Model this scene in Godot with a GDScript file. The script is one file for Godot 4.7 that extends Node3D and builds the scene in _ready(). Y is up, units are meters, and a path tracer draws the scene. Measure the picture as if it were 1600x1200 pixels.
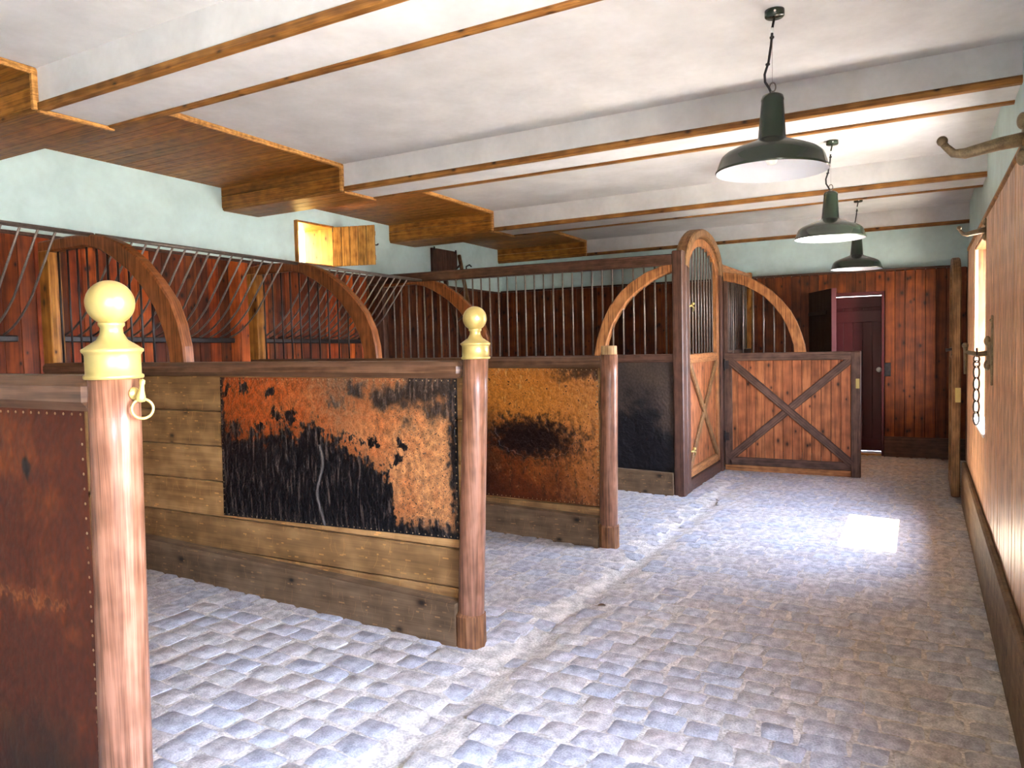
extends Node3D

# ---------------------------------------------------------------- helpers
var cache := {}
var mats := {}
var taken := {}
var rng := RandomNumberGenerator.new()
var eye_frame := Transform3D()

func tag(o, label, category, group = ""):
	o.set_meta("label", label)
	o.set_meta("category", category)
	if group != "":
		o.set_meta("group", group)
	return o

func top_name(called):
	var n = int(taken.get(called, -1)) + 1
	taken[called] = n
	return called if n == 0 else "%s_%03d" % [called, n]

func thing(called, label, category, at = Vector3.ZERO, turn = Vector3.ZERO, group = ""):
	var o := Node3D.new()
	o.name = top_name(called)
	add_child(o)
	o.position = at
	o.rotation_degrees = turn
	return tag(o, label, category, group)

func structure(called, at = Vector3.ZERO):
	var o := Node3D.new()
	o.name = called
	add_child(o)
	o.position = at
	o.set_meta("kind", "structure")
	return o

func part(called, mesh, mat, parent, at = Vector3.ZERO, turn = Vector3.ZERO, size = Vector3.ONE):
	var o := MeshInstance3D.new()
	o.name = called
	o.mesh = mesh
	o.material_override = mat
	o.cast_shadow = GeometryInstance3D.SHADOW_CASTING_SETTING_ON
	parent.add_child(o, true)
	o.position = at
	o.rotation_degrees = turn
	o.scale = size
	return o

func start(flat = true) -> SurfaceTool:
	var st := SurfaceTool.new()
	st.begin(Mesh.PRIMITIVE_TRIANGLES)
	st.set_smooth_group(-1 if flat else 0)
	return st

func done(st: SurfaceTool) -> ArrayMesh:
	st.generate_normals()
	return st.commit()

func tri(st, a, b, c):   # counter-clockwise seen from outside
	st.add_vertex(a)
	st.add_vertex(c)
	st.add_vertex(b)

func quad(st, a, b, c, d):
	tri(st, a, b, c)
	tri(st, a, c, d)

func add_box(st, lo: Vector3, hi: Vector3, b = 0.0):
	var c = (lo + hi) / 2
	var h = (hi - lo) / 2
	b = minf(b, minf(h.x, minf(h.y, h.z)) * 0.9)
	var axes = [Vector3(1, 0, 0), Vector3(0, 1, 0), Vector3(0, 0, 1)]
	for i in 3:
		var u = axes[i]
		var v = axes[(i + 1) % 3]
		var w = axes[(i + 2) % 3]
		var hu = h[i]
		var hv = h[(i + 1) % 3]
		var hw = h[(i + 2) % 3]
		for s in [-1.0, 1.0]:
			var o = c + u * hu * s
			var p = v * (hv - b)
			var q = w * (hw - b) * s
			quad(st, o - p - q, o + p - q, o + p + q, o - p + q)
		if b > 0:
			# edges along u
			for sv in [-1.0, 1.0]:
				for sw in [-1.0, 1.0]:
					var e1 = c + v * hv * sv + w * (hw - b) * sw
					var e2 = c + v * (hv - b) * sv + w * hw * sw
					var l = u * (hu - b)
					if sv * sw > 0:
						quad(st, e1 - l, e1 + l, e2 + l, e2 - l)
					else:
						quad(st, e1 + l, e1 - l, e2 - l, e2 + l)
	if b > 0:
		for sx in [-1.0, 1.0]:
			for sy in [-1.0, 1.0]:
				for sz in [-1.0, 1.0]:
					var k = Vector3(sx, sy, sz)
					var p1 = c + Vector3(h.x, h.y - b, h.z - b) * k
					var p2 = c + Vector3(h.x - b, h.y, h.z - b) * k
					var p3 = c + Vector3(h.x - b, h.y - b, h.z) * k
					if sx * sy * sz > 0:
						tri(st, p1, p2, p3)
					else:
						tri(st, p1, p3, p2)

func box(x, y, z, b = 0.004) -> ArrayMesh:   # centred
	var key = "box %.4f %.4f %.4f %.4f" % [x, y, z, b]
	if not cache.has(key):
		var st = start()
		add_box(st, -Vector3(x, y, z) / 2, Vector3(x, y, z) / 2, b)
		cache[key] = done(st)
	return cache[key]

func span(called, lo: Vector3, hi: Vector3, mat, parent, b = 0.004):   # a box from corner to corner
	return part(called, box(hi.x - lo.x, hi.y - lo.y, hi.z - lo.z, b), mat, parent, (lo + hi) / 2)

func lathe(profile: Array, seg = 28) -> ArrayMesh:   # profile of Vector2(radius, height), upwards
	var st = start(false)
	for i in profile.size() - 1:
		var p = profile[i]
		var q = profile[i + 1]
		if p.distance_to(q) < 1e-6:
			continue
		for k in seg:
			var a = TAU * k / seg
			var e = TAU * ((k + 1) % seg) / seg
			var pa = Vector3(p.x * cos(a), p.y, -p.x * sin(a))
			var pe = Vector3(p.x * cos(e), p.y, -p.x * sin(e))
			var qa = Vector3(q.x * cos(a), q.y, -q.x * sin(a))
			var qe = Vector3(q.x * cos(e), q.y, -q.x * sin(e))
			if p.x > 1e-5:
				tri(st, pa, pe, qe if q.x > 1e-5 else qa)
			if q.x > 1e-5:
				tri(st, pa, qe, qa)
	return done(st)

func add_tube(st, pts: Array, r, seg = 8, closed = false):
	var n = pts.size()
	var rings = []
	var up = Vector3.UP
	for i in n:
		var t: Vector3
		if closed:
			t = (pts[(i + 1) % n] - pts[(i + n - 1) % n]).normalized()
		else:
			t = (pts[mini(i + 1, n - 1)] - pts[maxi(i - 1, 0)]).normalized()
		if i == 0:
			up = Vector3.UP if absf(t.y) < 0.9 else Vector3.RIGHT
		var s = t.cross(up).normalized()
		up = s.cross(t).normalized()
		var ring = []
		var rr = r[i] if r is Array else r
		for k in seg:
			var a = TAU * k / seg
			ring.append(pts[i] + (s * cos(a) + up * sin(a)) * rr)
		rings.append(ring)
	for i in (n if closed else n - 1):
		var a = rings[i]
		var b = rings[(i + 1) % n]
		for k in seg:
			var m = (k + 1) % seg
			quad(st, a[k], a[m], b[m], b[k])
	if not closed:
		for k in range(1, seg - 1):
			tri(st, rings[0][0], rings[0][k + 1], rings[0][k])
			tri(st, rings[n - 1][0], rings[n - 1][k], rings[n - 1][k + 1])

func tube(pts: Array, r, seg = 8, closed = false) -> ArrayMesh:
	var st = start(false)
	add_tube(st, pts, r, seg, closed)
	return done(st)

func rod(h, r, seg = 8) -> ArrayMesh:    # upright, from its foot
	var key = "rod %.4f %.4f %d" % [h, r, seg]
	if not cache.has(key):
		cache[key] = tube([Vector3.ZERO, Vector3(0, h, 0)], r, seg)
	return cache[key]

# a beam of rectangular section swept along outer and inner edge lines that lie in one plane; depth along side
func add_arch(st, outer: Array, inner: Array, side: Vector3, depth, b = 0.012):
	var n = outer.size()
	var rings = []
	for i in n:
		var o: Vector3 = outer[i]
		var q: Vector3 = inner[i]
		var d = (o - q).normalized() * b
		var s = side * depth / 2
		var sb = side * (depth / 2 - b)
		rings.append([o - sb, o + sb, o + s - d, q + s + d, q + sb, q - sb, q - s + d, o - s - d])
	var t = (outer[1] - outer[0])
	var turned = (outer[0] - inner[0]).cross(side).dot(t) < 0
	for i in n - 1:
		var a = rings[i]
		var c = rings[i + 1]
		for k in 8:
			var m = (k + 1) % 8
			if turned:
				quad(st, a[k], a[m], c[m], c[k])
			else:
				quad(st, a[m], a[k], c[k], c[m])
	for e in [0, n - 1]:
		var r = rings[e]
		for k in range(1, 7):
			if (e == 0) == turned:
				tri(st, r[0], r[k + 1], r[k])
			else:
				tri(st, r[0], r[k], r[k + 1])

func arch(outer, inner, side, depth, b = 0.012) -> ArrayMesh:
	var st = start()
	add_arch(st, outer, inner, side, depth, b)
	return done(st)

func sphere(r, seg = 12) -> ArrayMesh:
	var key = "ball %.4f %d" % [r, seg]
	if not cache.has(key):
		var pr = []
		for i in seg + 1:
			var a = -PI / 2 + PI * i / seg
			pr.append(Vector2(maxf(0.0, r * cos(a)), r * sin(a)))
		cache[key] = lathe(pr, seg * 2)
	return cache[key]

func prism(poly: PackedVector2Array, depth, b = 0.0) -> ArrayMesh:   # outline in xy, depth along z, centred
	var st = start()
	var pts = poly
	if Geometry2D.is_polygon_clockwise(pts):
		pts.reverse()
	var ix = Geometry2D.triangulate_polygon(pts)
	var zf = depth / 2.0
	for i in range(0, ix.size(), 3):
		var a = pts[ix[i]]
		var c = pts[ix[i + 1]]
		var d = pts[ix[i + 2]]
		if (c - a).cross(d - a) < 0:
			var s = c
			c = d
			d = s
		tri(st, Vector3(a.x, a.y, zf), Vector3(c.x, c.y, zf), Vector3(d.x, d.y, zf))
		tri(st, Vector3(a.x, a.y, -zf), Vector3(d.x, d.y, -zf), Vector3(c.x, c.y, -zf))
	for i in pts.size():
		var a = pts[i]
		var c = pts[(i + 1) % pts.size()]
		quad(st, Vector3(a.x, a.y, -zf), Vector3(c.x, c.y, -zf), Vector3(c.x, c.y, zf), Vector3(a.x, a.y, zf))
	return done(st)

# ---------------------------------------------------------------- textures and materials
func noise(freq, seed_, octaves = 3, kind = FastNoiseLite.TYPE_SIMPLEX_SMOOTH) -> FastNoiseLite:
	var n := FastNoiseLite.new()
	n.noise_type = kind
	n.seed = seed_
	n.frequency = freq
	n.fractal_octaves = octaves
	return n

func field(w, h, cw, ch, freq, seed_, octaves = 3) -> PackedByteArray:   # seamless noise made at cw x ch and stretched to w x h
	var im: Image = noise(freq, seed_, octaves).get_seamless_image(cw, ch, false, false, 0.2, true)
	im.convert(Image.FORMAT_L8)
	if cw != w or ch != h:
		im.resize(w, h, Image.INTERPOLATE_CUBIC)
	return im.get_data()

func rgb_image(w, h, bytes) -> Image:
	return Image.create_from_data(w, h, false, Image.FORMAT_RGB8, bytes)

func grain_image(seed_, knots, contrast) -> Image:   # 1 m x 2 m of softwood, grain upwards
	var w = 512
	var h = 1024
	var a = field(w, h, 512, 24, 0.035, seed_, 2)
	var b = field(w, h, 512, 40, 0.16, seed_ + 1, 2)
	var c = field(w, h, 128, 256, 0.03, seed_ + 2, 3)
	var r := RandomNumberGenerator.new()
	r.seed = seed_
	var kn := PackedFloat32Array()
	kn.resize(w * h)
	for k in knots:
		var kx = r.randi_range(0, w - 1)
		var ky = r.randi_range(0, h - 1)
		var kr = r.randf_range(3.0, 8.0)
		var e = int(kr * 4)
		for dy in range(-e * 2, e * 2 + 1):
			for dx in range(-e, e + 1):
				var d2 = (dx * dx + dy * dy * 0.35) / (kr * kr)
				var at = ((ky + dy + h) % h) * w + (kx + dx + w) % w
				kn[at] += 0.9 * exp(-d2) + 0.22 * exp(-d2 * 0.18)
	var out := PackedByteArray()
	out.resize(w * h * 3)
	for i in w * h:
		var v = 0.86 + contrast * ((a[i] - 128) * 0.0022 + (b[i] - 128) * 0.0016) + (c[i] - 128) * 0.0014 - kn[i] * 0.6
		v = clampf(v, 0.08, 1.0)
		out[i * 3] = int(255 * v)
		out[i * 3 + 1] = int(255 * pow(v, 1.15))
		out[i * 3 + 2] = int(255 * pow(v, 1.38))
	return rgb_image(w, h, out)

func tex(im: Image) -> ImageTexture:
	return ImageTexture.create_from_image(im)

var tx := {}

func make_textures():
	var g = grain_image(11, 34, 0.6)
	tx.pine_up = tex(g)
	var g2 = g.duplicate()
	g2.rotate_90(CLOCKWISE)
	tx.pine_flat = tex(g2)
	var o = grain_image(23, 0, 0.75)
	tx.oak_up = tex(o)
	var o2 = o.duplicate()
	o2.rotate_90(CLOCKWISE)
	tx.oak_flat = tex(o2)
	# soft mottling for plaster, stone and metal
	var a = field(512, 512, 512, 512, 0.012, 5, 4)
	var b = field(512, 512, 512, 512, 0.07, 6, 4)
	var out := PackedByteArray()
	var out2 := PackedByteArray()
	out.resize(512 * 512 * 3)
	out2.resize(512 * 512 * 3)
	for i in 512 * 512:
		var v = int(clampf(238 + (a[i] - 128) * 0.08 + (b[i] - 128) * 0.03, 0, 255))
		var s = int(clampf(205 + (a[i] - 128) * 0.32 + (b[i] - 128) * 0.30, 0, 255))
		for k in 3:
			out[i * 3 + k] = v
			out2[i * 3 + k] = s
	tx.plaster = tex(rgb_image(512, 512, out))
	tx.stone = tex(rgb_image(512, 512, out2))
	var hb := Image.create_from_data(512, 512, false, Image.FORMAT_L8, b)
	hb.convert(Image.FORMAT_RGB8)
	var nb = hb.duplicate()
	nb.bump_map_to_normal_map(3.0)
	tx.rough_normal = tex(nb)
	# scuffed boards: the oak with pale worn flecks
	var sc: Image = grain_image(31, 7, 0.32)
	sc.rotate_90(CLOCKWISE)
	sc.adjust_bcs(0.74, 1.0, 1.0)
	var r := RandomNumberGenerator.new()
	r.seed = 77
	for k in 420:
		var x = r.randi_range(20, 1000)
		var y = r.randi_range(10, 500)
		var l = r.randi_range(6, 22)
		var up = r.randf() < 0.45
		var bend = r.randf_range(-0.05, 0.05)
		var f = r.randf_range(0.3, 0.75)
		for j in l:
			for t in (2 if up else 4):
				var px = x + (int(bend * j * j) + t if up else j)
				var py = y + (j * 2 if up else t)
				if px >= 0 and px < 1024 and py >= 0 and py < 512:
					var c0 = sc.get_pixel(px, py)
					sc.set_pixel(px, py, c0.lerp(Color(1, 0.93, 0.8), f))
	tx.scuffed = tex(sc)

func wood(called, color: Color, up = true, rough = 0.6, pine = true, world = true, picture = ""):
	var key = "%s %s %s" % [called, up, world]
	if mats.has(key):
		return mats[key]
	var m := StandardMaterial3D.new()
	m.resource_name = called
	m.albedo_color = color
	m.albedo_texture = tx[picture] if picture != "" else tx[("pine" if pine else "oak") + ("_up" if up else "_flat")]
	m.uv1_triplanar = true
	m.uv1_world_triplanar = world
	m.uv1_scale = Vector3(1, 0.5, 1) if up else Vector3(0.5, 1, 1)
	if not pine and picture == "":
		m.uv1_scale *= Vector3(2.6, 1.4, 2.6) if up else Vector3(1.4, 2.6, 2.6)
	m.uv1_triplanar_sharpness = 8.0
	m.roughness = rough
	m.metallic_specular = 0.38
	mats[key] = m
	return m

func plain(called, color: Color, rough = 0.7, metallic = 0.0, picture = "", scale = 1.0, bump = 0.0):
	if mats.has(called):
		return mats[called]
	var m := StandardMaterial3D.new()
	m.resource_name = called
	m.albedo_color = color
	m.roughness = rough
	m.metallic = metallic
	if picture != "":
		m.albedo_texture = tx[picture]
		m.uv1_triplanar = true
		m.uv1_world_triplanar = true
		m.uv1_scale = Vector3.ONE * scale
		if bump > 0:
			m.normal_enabled = true
			m.normal_texture = tx.rough_normal
			m.normal_scale = bump
	mats[called] = m
	return m

func tones(called, color: Color, n, spread, up = true, rough = 0.6, pine = true):
	var out = []
	var r := RandomNumberGenerator.new()
	r.seed = called.hash()
	for i in n:
		var v = 1.0 + r.randf_range(-spread, spread)
		var w = 1.0 + r.randf_range(-spread, spread) * 0.35
		out.append(wood("%s %d" % [called, i], Color(color.r * v, color.g * v * w, color.b * v * w), up, rough, pine))
	return out

# ---------------------------------------------------------------- leather panels
func hide_material(called, w, h, seed_, look: Callable, rough = 0.42, bump = 2.5):
	var n1 = noise(0.011, seed_, 5)
	var n2 = noise(0.045, seed_ + 1, 4)
	var n3 = noise(0.16, seed_ + 2, 3)
	var out := PackedByteArray()
	out.resize(w * h * 3)
	var hh := PackedByteArray()
	hh.resize(w * h)
	for y in h:
		for x in w:
			var a = n1.get_noise_2d(x, y)
			var b = n2.get_noise_2d(x, y * 0.7)
			var c = n3.get_noise_2d(x, y * 0.6)
			var d = n2.get_noise_2d(x * 1.5 + 900.0, y * 0.22)
			var got = look.call(float(x) / w, float(y) / h, a, b, c, d)   # [colour, height]
			var i = y * w + x
			var col: Color = got[0]
			out[i * 3] = int(clampf(col.r, 0, 1) * 255)
			out[i * 3 + 1] = int(clampf(col.g, 0, 1) * 255)
			out[i * 3 + 2] = int(clampf(col.b, 0, 1) * 255)
			hh[i] = int(clampf(got[1], 0, 1) * 255)
	var m := StandardMaterial3D.new()
	m.resource_name = called
	m.albedo_texture = tex(rgb_image(w, h, out))
	var hi := Image.create_from_data(w, h, false, Image.FORMAT_L8, hh)
	hi.convert(Image.FORMAT_RGB8)
	hi.bump_map_to_normal_map(bump)
	m.normal_enabled = true
	m.normal_texture = tex(hi)
	m.normal_scale = 1.0
	m.roughness = rough
	m.metallic_specular = 0.32
	mats[called] = m
	return m

# a sheet of leather stretched on boards: corners tl, tr, br, bl seen from the front (+z), bulging a little
func sheet(tl: Vector3, tr: Vector3, br: Vector3, bl: Vector3, thick, seed_, wave = 0.004) -> ArrayMesh:
	var n = noise(3.0, seed_, 2)
	var st = start(false)
	var nx = 28
	var ny = 18
	var at = func(i, j):
		var u = float(i) / nx
		var v = float(j) / ny
		var p: Vector3 = tl.lerp(tr, u).lerp(bl.lerp(br, u), v)
		var edge = minf(minf(u, 1 - u) * 8, minf(v, 1 - v) * 6)
		p.z += thick * clampf(edge * 3, 0.4, 1) + wave * n.get_noise_2d(p.x, p.y) * clampf(edge, 0, 1)
		return p
	for j in ny:
		for i in nx:
			var c = [[i, j + 1], [i + 1, j + 1], [i + 1, j], [i, j]]
			for k in [0, 2, 1, 0, 3, 2]:
				st.set_uv(Vector2(float(c[k][0]) / nx, float(c[k][1]) / ny))
				st.add_vertex(at.call(c[k][0], c[k][1]))
	return done(st)

func studs(points: Array, r) -> ArrayMesh:
	var st = start(false)
	for p in points:
		var ring = []
		for k in 6:
			ring.append(p + Vector3(cos(TAU * k / 6) * r, sin(TAU * k / 6) * r, 0))
		for k in 6:
			tri(st, ring[k], ring[(k + 1) % 6], p + Vector3(0, 0, r * 0.7))
	return done(st)

func stud_line(pts: Array, a: Vector3, b: Vector3, step):
	var n = int(a.distance_to(b) / step)
	for i in n + 1:
		pts.append(a.lerp(b, float(i) / maxi(n, 1)))

# ---------------------------------------------------------------- ground shape
func floor_height(x) -> float:
	var y = 0.0
	if x < -2.15:
		y = (-2.15 - x) * 0.036
	return y - 0.028 * exp(-pow((x + 1.84) / 0.11, 2))

func hc(z) -> float:   # ceiling height
	return 3.375 + 0.0117 * z

func hb(z) -> float:   # underside of the beams
	return 3.135 + 0.0117 * z

# ---------------------------------------------------------------- the scene
func _ready():
	rng.seed = 4
	# camera
	var cam := Camera3D.new()
	cam.name = "camera"
	cam.fov = 54.892
	cam.near = 0.05
	cam.far = 200.0
	eye_frame = Transform3D(Basis(Vector3(0.874204, -0.024207, -0.484955), Vector3(-0.004203, 0.998342, -0.057409), Vector3(0.485540, 0.052225, 0.872653)), Vector3(0, 1.6, 0))
	cam.transform = eye_frame
	add_child(cam)
	cam.current = true
	# sky, exposure
	var env := Environment.new()
	env.background_mode = Environment.BG_SKY
	var sky := Sky.new()
	var sm := ProceduralSkyMaterial.new()
	sm.sky_top_color = Color(0.66, 0.74, 0.90)
	sm.sky_horizon_color = Color(0.92, 0.95, 1.0)
	sm.ground_bottom_color = Color(0.42, 0.39, 0.34)
	sm.ground_horizon_color = Color(0.62, 0.60, 0.56)
	sm.sky_energy_multiplier = 3.4
	sm.ground_energy_multiplier = 1.0
	sky.sky_material = sm
	env.sky = sky
	env.tonemap_mode = Environment.TONE_MAPPER_LINEAR
	env.tonemap_exposure = 8.3
	env.sdfgi_enabled = true
	env.ssao_enabled = true
	env.ssil_enabled = true
	var we := WorldEnvironment.new()
	we.name = "world"
	we.environment = env
	add_child(we)
	# sun
	var sun := DirectionalLight3D.new()
	sun.name = "sun"
	sun.light_color = Color(1.0, 0.95, 0.86)
	sun.light_energy = 10.0
	sun.light_angular_distance = 0.6
	sun.shadow_enabled = true
	add_child(sun)
	sun.look_at_from_position(Vector3.ZERO, Vector3(-1.0, -1.73, -0.17), Vector3.UP)
	make_textures()
	make_materials()
	build_floor()
	build_walls()
	build_ceiling()
	build_outside()
	build_stalls()
	build_box()
	build_gate()
	build_wall_things()
	build_lamps()

var M := {}

func make_materials():
	M.plaster = plain("white plaster", Color(0.84, 0.835, 0.83), 0.9, 0, "plaster", 0.35)
	M.mint = plain("pale mint plaster", Color(0.77, 0.86, 0.845), 0.9, 0, "plaster", 0.3)
	M.stained = tones("stained pine", Color(0.56, 0.25, 0.06), 8, 0.32, true, 0.62)
	M.aged = tones("aged pine", Color(0.42, 0.20, 0.06), 6, 0.14, true, 0.6)
	M.fresh = tones("honey pine", Color(0.86, 0.68, 0.54), 5, 0.05, true, 0.4, false)
	M.clad = tones("ceiling boards", Color(0.64, 0.42, 0.17), 5, 0.12, false, 0.5, false)
	M.edge = wood("pale moulding", Color(0.80, 0.58, 0.32), false, 0.5, false)
	M.trim = wood("beam trim", Color(0.62, 0.43, 0.21), false, 0.55)
	M.board = []
	for i in 4:
		var v = 0.95 + 0.06 * i
		M.board.append(wood("scuffed boards %d" % i, Color(0.78 * v, 0.59 * v, 0.37 * v), false, 0.55, true, true, "scuffed"))
	M.rail = wood("worn oak rail", Color(0.40, 0.285, 0.205), false, 0.42, false)
	M.kick = wood("grey oak kickboard", Color(0.60, 0.48, 0.35), false, 0.7, true, true, "scuffed")
	M.post = wood("reddish post", Color(0.52, 0.355, 0.27), true, 0.34, false)
	M.foot = wood("post foot", Color(0.50, 0.33, 0.20), true, 0.7, false)
	M.arch = wood("bent oak", Color(0.54, 0.32, 0.17), true, 0.42, false)
	M.dark = wood("dark oak", Color(0.33, 0.22, 0.17), true, 0.5, false)
	M.dark_flat = wood("dark oak", Color(0.33, 0.22, 0.17), false, 0.5, false)
	M.wallpost = wood("pale wall post", Color(0.72, 0.48, 0.20), true, 0.5)
	M.iron = plain("worn iron", Color(0.52, 0.47, 0.43), 0.4, 0.35, "stone", 3.0)
	M.blackiron = plain("dark iron", Color(0.20, 0.17, 0.16), 0.42, 0.4, "stone", 3.0)
	M.brass = plain("dull brass", Color(0.72, 0.63, 0.37), 0.38, 0.45, "plaster", 1.5)
	M.lining = wood("window lining", Color(0.42, 0.25, 0.11), true, 0.6, false)
	M.stud = plain("tarnished stud", Color(0.55, 0.46, 0.34), 0.4, 0.6)
	M.olive = tones("golden shutter pine", Color(0.66, 0.50, 0.26), 5, 0.05, true, 0.55, false)
	M.pewter = plain("aged bronze", Color(0.60, 0.52, 0.39), 0.5, 0.35, "stone", 3.0)
	M.cap = wood("pale cap", Color(0.80, 0.66, 0.48), true, 0.6)
	M.gate_board = tones("gate boards", Color(0.64, 0.38, 0.225), 4, 0.08, true, 0.55)
	M.gate_frame = wood("gate frame", Color(0.36, 0.26, 0.21), true, 0.55, false)
	M.gate_frame_flat = wood("gate frame", Color(0.36, 0.26, 0.21), false, 0.55, false)
	M.door_oak = wood("stable door oak", Color(0.66, 0.44, 0.26), true, 0.45, false)
	M.door_oak_flat = wood("stable door oak", Color(0.66, 0.44, 0.26), false, 0.45, false)
	M.weathered = wood("weathered oak", Color(0.54, 0.40, 0.26), true, 0.6, false)
	M.red = plain("dark red paint", Color(0.30, 0.06, 0.07), 0.45)
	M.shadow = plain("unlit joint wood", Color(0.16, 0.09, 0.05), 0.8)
	M.enamel = plain("green enamel", Color(0.15, 0.19, 0.15), 0.18)
	M.white_enamel = plain("white enamel", Color(0.90, 0.91, 0.93), 0.3)
	M.cord = plain("black cord", Color(0.05, 0.04, 0.05), 0.6)
	M.glass = plain("milk glass", Color(0.92, 0.92, 0.90), 0.2)
	M.mortar = plain("pale mortar", Color(0.86, 0.81, 0.745), 0.9, 0, "stone", 1.6, 0.5)
	M.stones = []
	var base = [Color(0.80, 0.77, 0.755), Color(0.78, 0.74, 0.71), Color(0.82, 0.785, 0.745), Color(0.765, 0.755, 0.76), Color(0.80, 0.75, 0.71), Color(0.74, 0.72, 0.72)]
	for i in base.size():
		M.stones.append(plain("cobble stone %d" % i, base[i], 0.6, 0, "stone", 2.3, 0.5))

# ---------------------------------------------------------------- floor
func stone_mesh(i) -> ArrayMesh:
	var r := RandomNumberGenerator.new()
	r.seed = 900 + i
	var n = 4
	var cj = []
	for k in 4:
		cj.append(Vector2(r.randf_range(-0.07, 0.07), r.randf_range(-0.07, 0.07)))
	var top = []
	for j in n:
		var row = []
		for k in n:
			var u = [-1.0, -0.74, 0.74, 1.0][k]
			var v = [-1.0, -0.74, 0.74, 1.0][j]
			# pull the corners in
			var px = u * (1 - 0.10 * v * v * absf(v))
			var py = v * (1 - 0.10 * u * u * absf(u))
			var c = (cj[0] * (1 - u) * (1 - v) + cj[1] * (1 + u) * (1 - v) + cj[2] * (1 + u) * (1 + v) + cj[3] * (1 - u) * (1 + v)) / 4
			var edge = maxf(absf(u), absf(v))
			var y = 0.001 + r.randf_range(-0.0025, 0.0025) if edge < 0.9 else -0.0075 + r.randf_range(-0.002, 0.002)
			row.append(Vector3(px * 0.5 + c.x, y, py * 0.5 + c.y))
		top.append(row)
	var st = start(false)
	for j in n - 1:
		for k in n - 1:
			quad(st, top[j + 1][k], top[j + 1][k + 1], top[j][k + 1], top[j][k])
	st.set_smooth_group(1)
	var rim = []
	for k in n - 1:
		rim.append(top[n - 1][k])
	for k in n - 1:
		rim.append(top[n - 1 - k][n - 1])
	for k in n - 1:
		rim.append(top[0][n - 1 - k])
	for k in n - 1:
		rim.append(top[k][0])
	for k in rim.size():
		var a = rim[k]
		var b = rim[(k + 1) % rim.size()]
		var d = Vector3(0, -0.045, 0)
		quad(st, a * Vector3(1.03, 1, 1.03) + d, b * Vector3(1.03, 1, 1.03) + d, b, a)
	return done(st)

func in_view(p: Vector3) -> float:    # how large a stone at p is in the photograph; 0 when hidden
	var c = eye_frame.affine_inverse() * p
	if c.z > -0.5:
		return 0.0
	var f = 1155.25
	var x = 800 + f * c.x / -c.z
	var y = 600 - f * c.y / -c.z
	if x < 0 or x > 1600 or y > 1215 or y < 0:
		return 0.0
	var d = absf(p.z)
	if p.z < -1.35 and p.x < -1.50 * d:
		return 0.0
	if p.z < -3.35 and p.x < -0.655 * d:
		return 0.0
	if p.z < -5.45 and p.x < -0.405 * d:
		return 0.0
	if p.z > -1.25:
		return 0.0
	return 1.0 / (c.z * c.z * sqrt(c.x * c.x + c.z * c.z))

func build_floor():
	var fl = structure("floor")
	var st = start(false)
	var xs = []
	var x = -6.4
	while x < 0.52:
		xs.append(x)
		x += 0.04 if absf(x + 1.84) < 0.3 else 0.1
	xs.append(0.52)
	var nz = 140
	var g = noise(1.2, 8, 3)
	for i in xs.size() - 1:
		for j in nz:
			var z0 = 2.7 - 13.95 * j / nz
			var z1 = 2.7 - 13.95 * (j + 1) / nz
			var q = []
			for p in [[xs[i], z0], [xs[i + 1], z0], [xs[i + 1], z1], [xs[i], z1]]:
				q.append(Vector3(p[0], floor_height(p[0]) - 0.0068 + 0.005 * g.get_noise_2d(p[0] * 3, p[1] * 3), p[1]))
			quad(st, q[0], q[1], q[2], q[3])
	part("mortar_bed", done(st), M.mortar, fl)
	span("foundation", Vector3(-6.8, -0.3, -11.6), Vector3(0.8, -0.09, 3.0), M.mortar, fl, 0)
	var shapes = []
	for i in 14:
		shapes.append(stone_mesh(i))
	var all = []
	var r := RandomNumberGenerator.new()
	r.seed = 31
	var z = 2.4
	var row = 0
	while z > -10.95:
		var dz = r.randf_range(0.12, 0.15)
		var sx = -6.27 + r.randf() * 0.1
		while sx < 0.34:
			var w = r.randf_range(0.13, 0.21)
			if sx + w > 0.34:
				w = 0.34 - sx
				if w < 0.08:
					break
			var cx = sx + w / 2
			var cz = z - dz / 2 + 0.025 * sin(cx * 1.7 + row * 0.35) + r.randf_range(-0.006, 0.006)
			sx += w
			var hollow = absf(cx + 1.84) < 0.15
			if hollow and r.randf() < 0.6:
				continue
			var y = floor_height(cx) + r.randf_range(-0.003, 0.003) - (0.003 if hollow else 0.0)
			var p = Vector3(cx, y, cz)
			all.append([in_view(p) * w * dz, p, Vector3(w * 0.985, 1, dz * 0.975), r.randf_range(-4, 4), r.randi() % 14, r.randi() % M.stones.size(), r.randf_range(-1.2, 1.2)])
		z -= dz
		row += 1
	all.sort_custom(func(a, b): return a[0] > b[0])
	var rest = []
	for i in M.stones.size():
		rest.append(start(false))
	for i in all.size():
		var s = all[i]
		if i < 300:
			part("cobblestone", shapes[s[4]], M.stones[s[5]], fl, s[1], Vector3(s[6], s[3], -s[6]), s[2])
		else:
			var t = Transform3D(Basis.from_euler(Vector3(deg_to_rad(s[6]), deg_to_rad(s[3]), deg_to_rad(-s[6]))) * Basis.from_scale(s[2]), s[1])
			rest[s[5]].append_from(shapes[s[4]], 0, t)
	var am := ArrayMesh.new()
	for i in rest.size():
		rest[i].commit(am)
	for i in rest.size():
		am.surface_set_material(i, M.stones[i])
	var o := MeshInstance3D.new()
	o.name = "distant_cobblestones"
	o.mesh = am
	o.set_meta("kind", "stuff")
	fl.add_child(o)

# ---------------------------------------------------------------- walls
func pick(list):
	return list[rng.randi() % list.size()]

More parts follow.
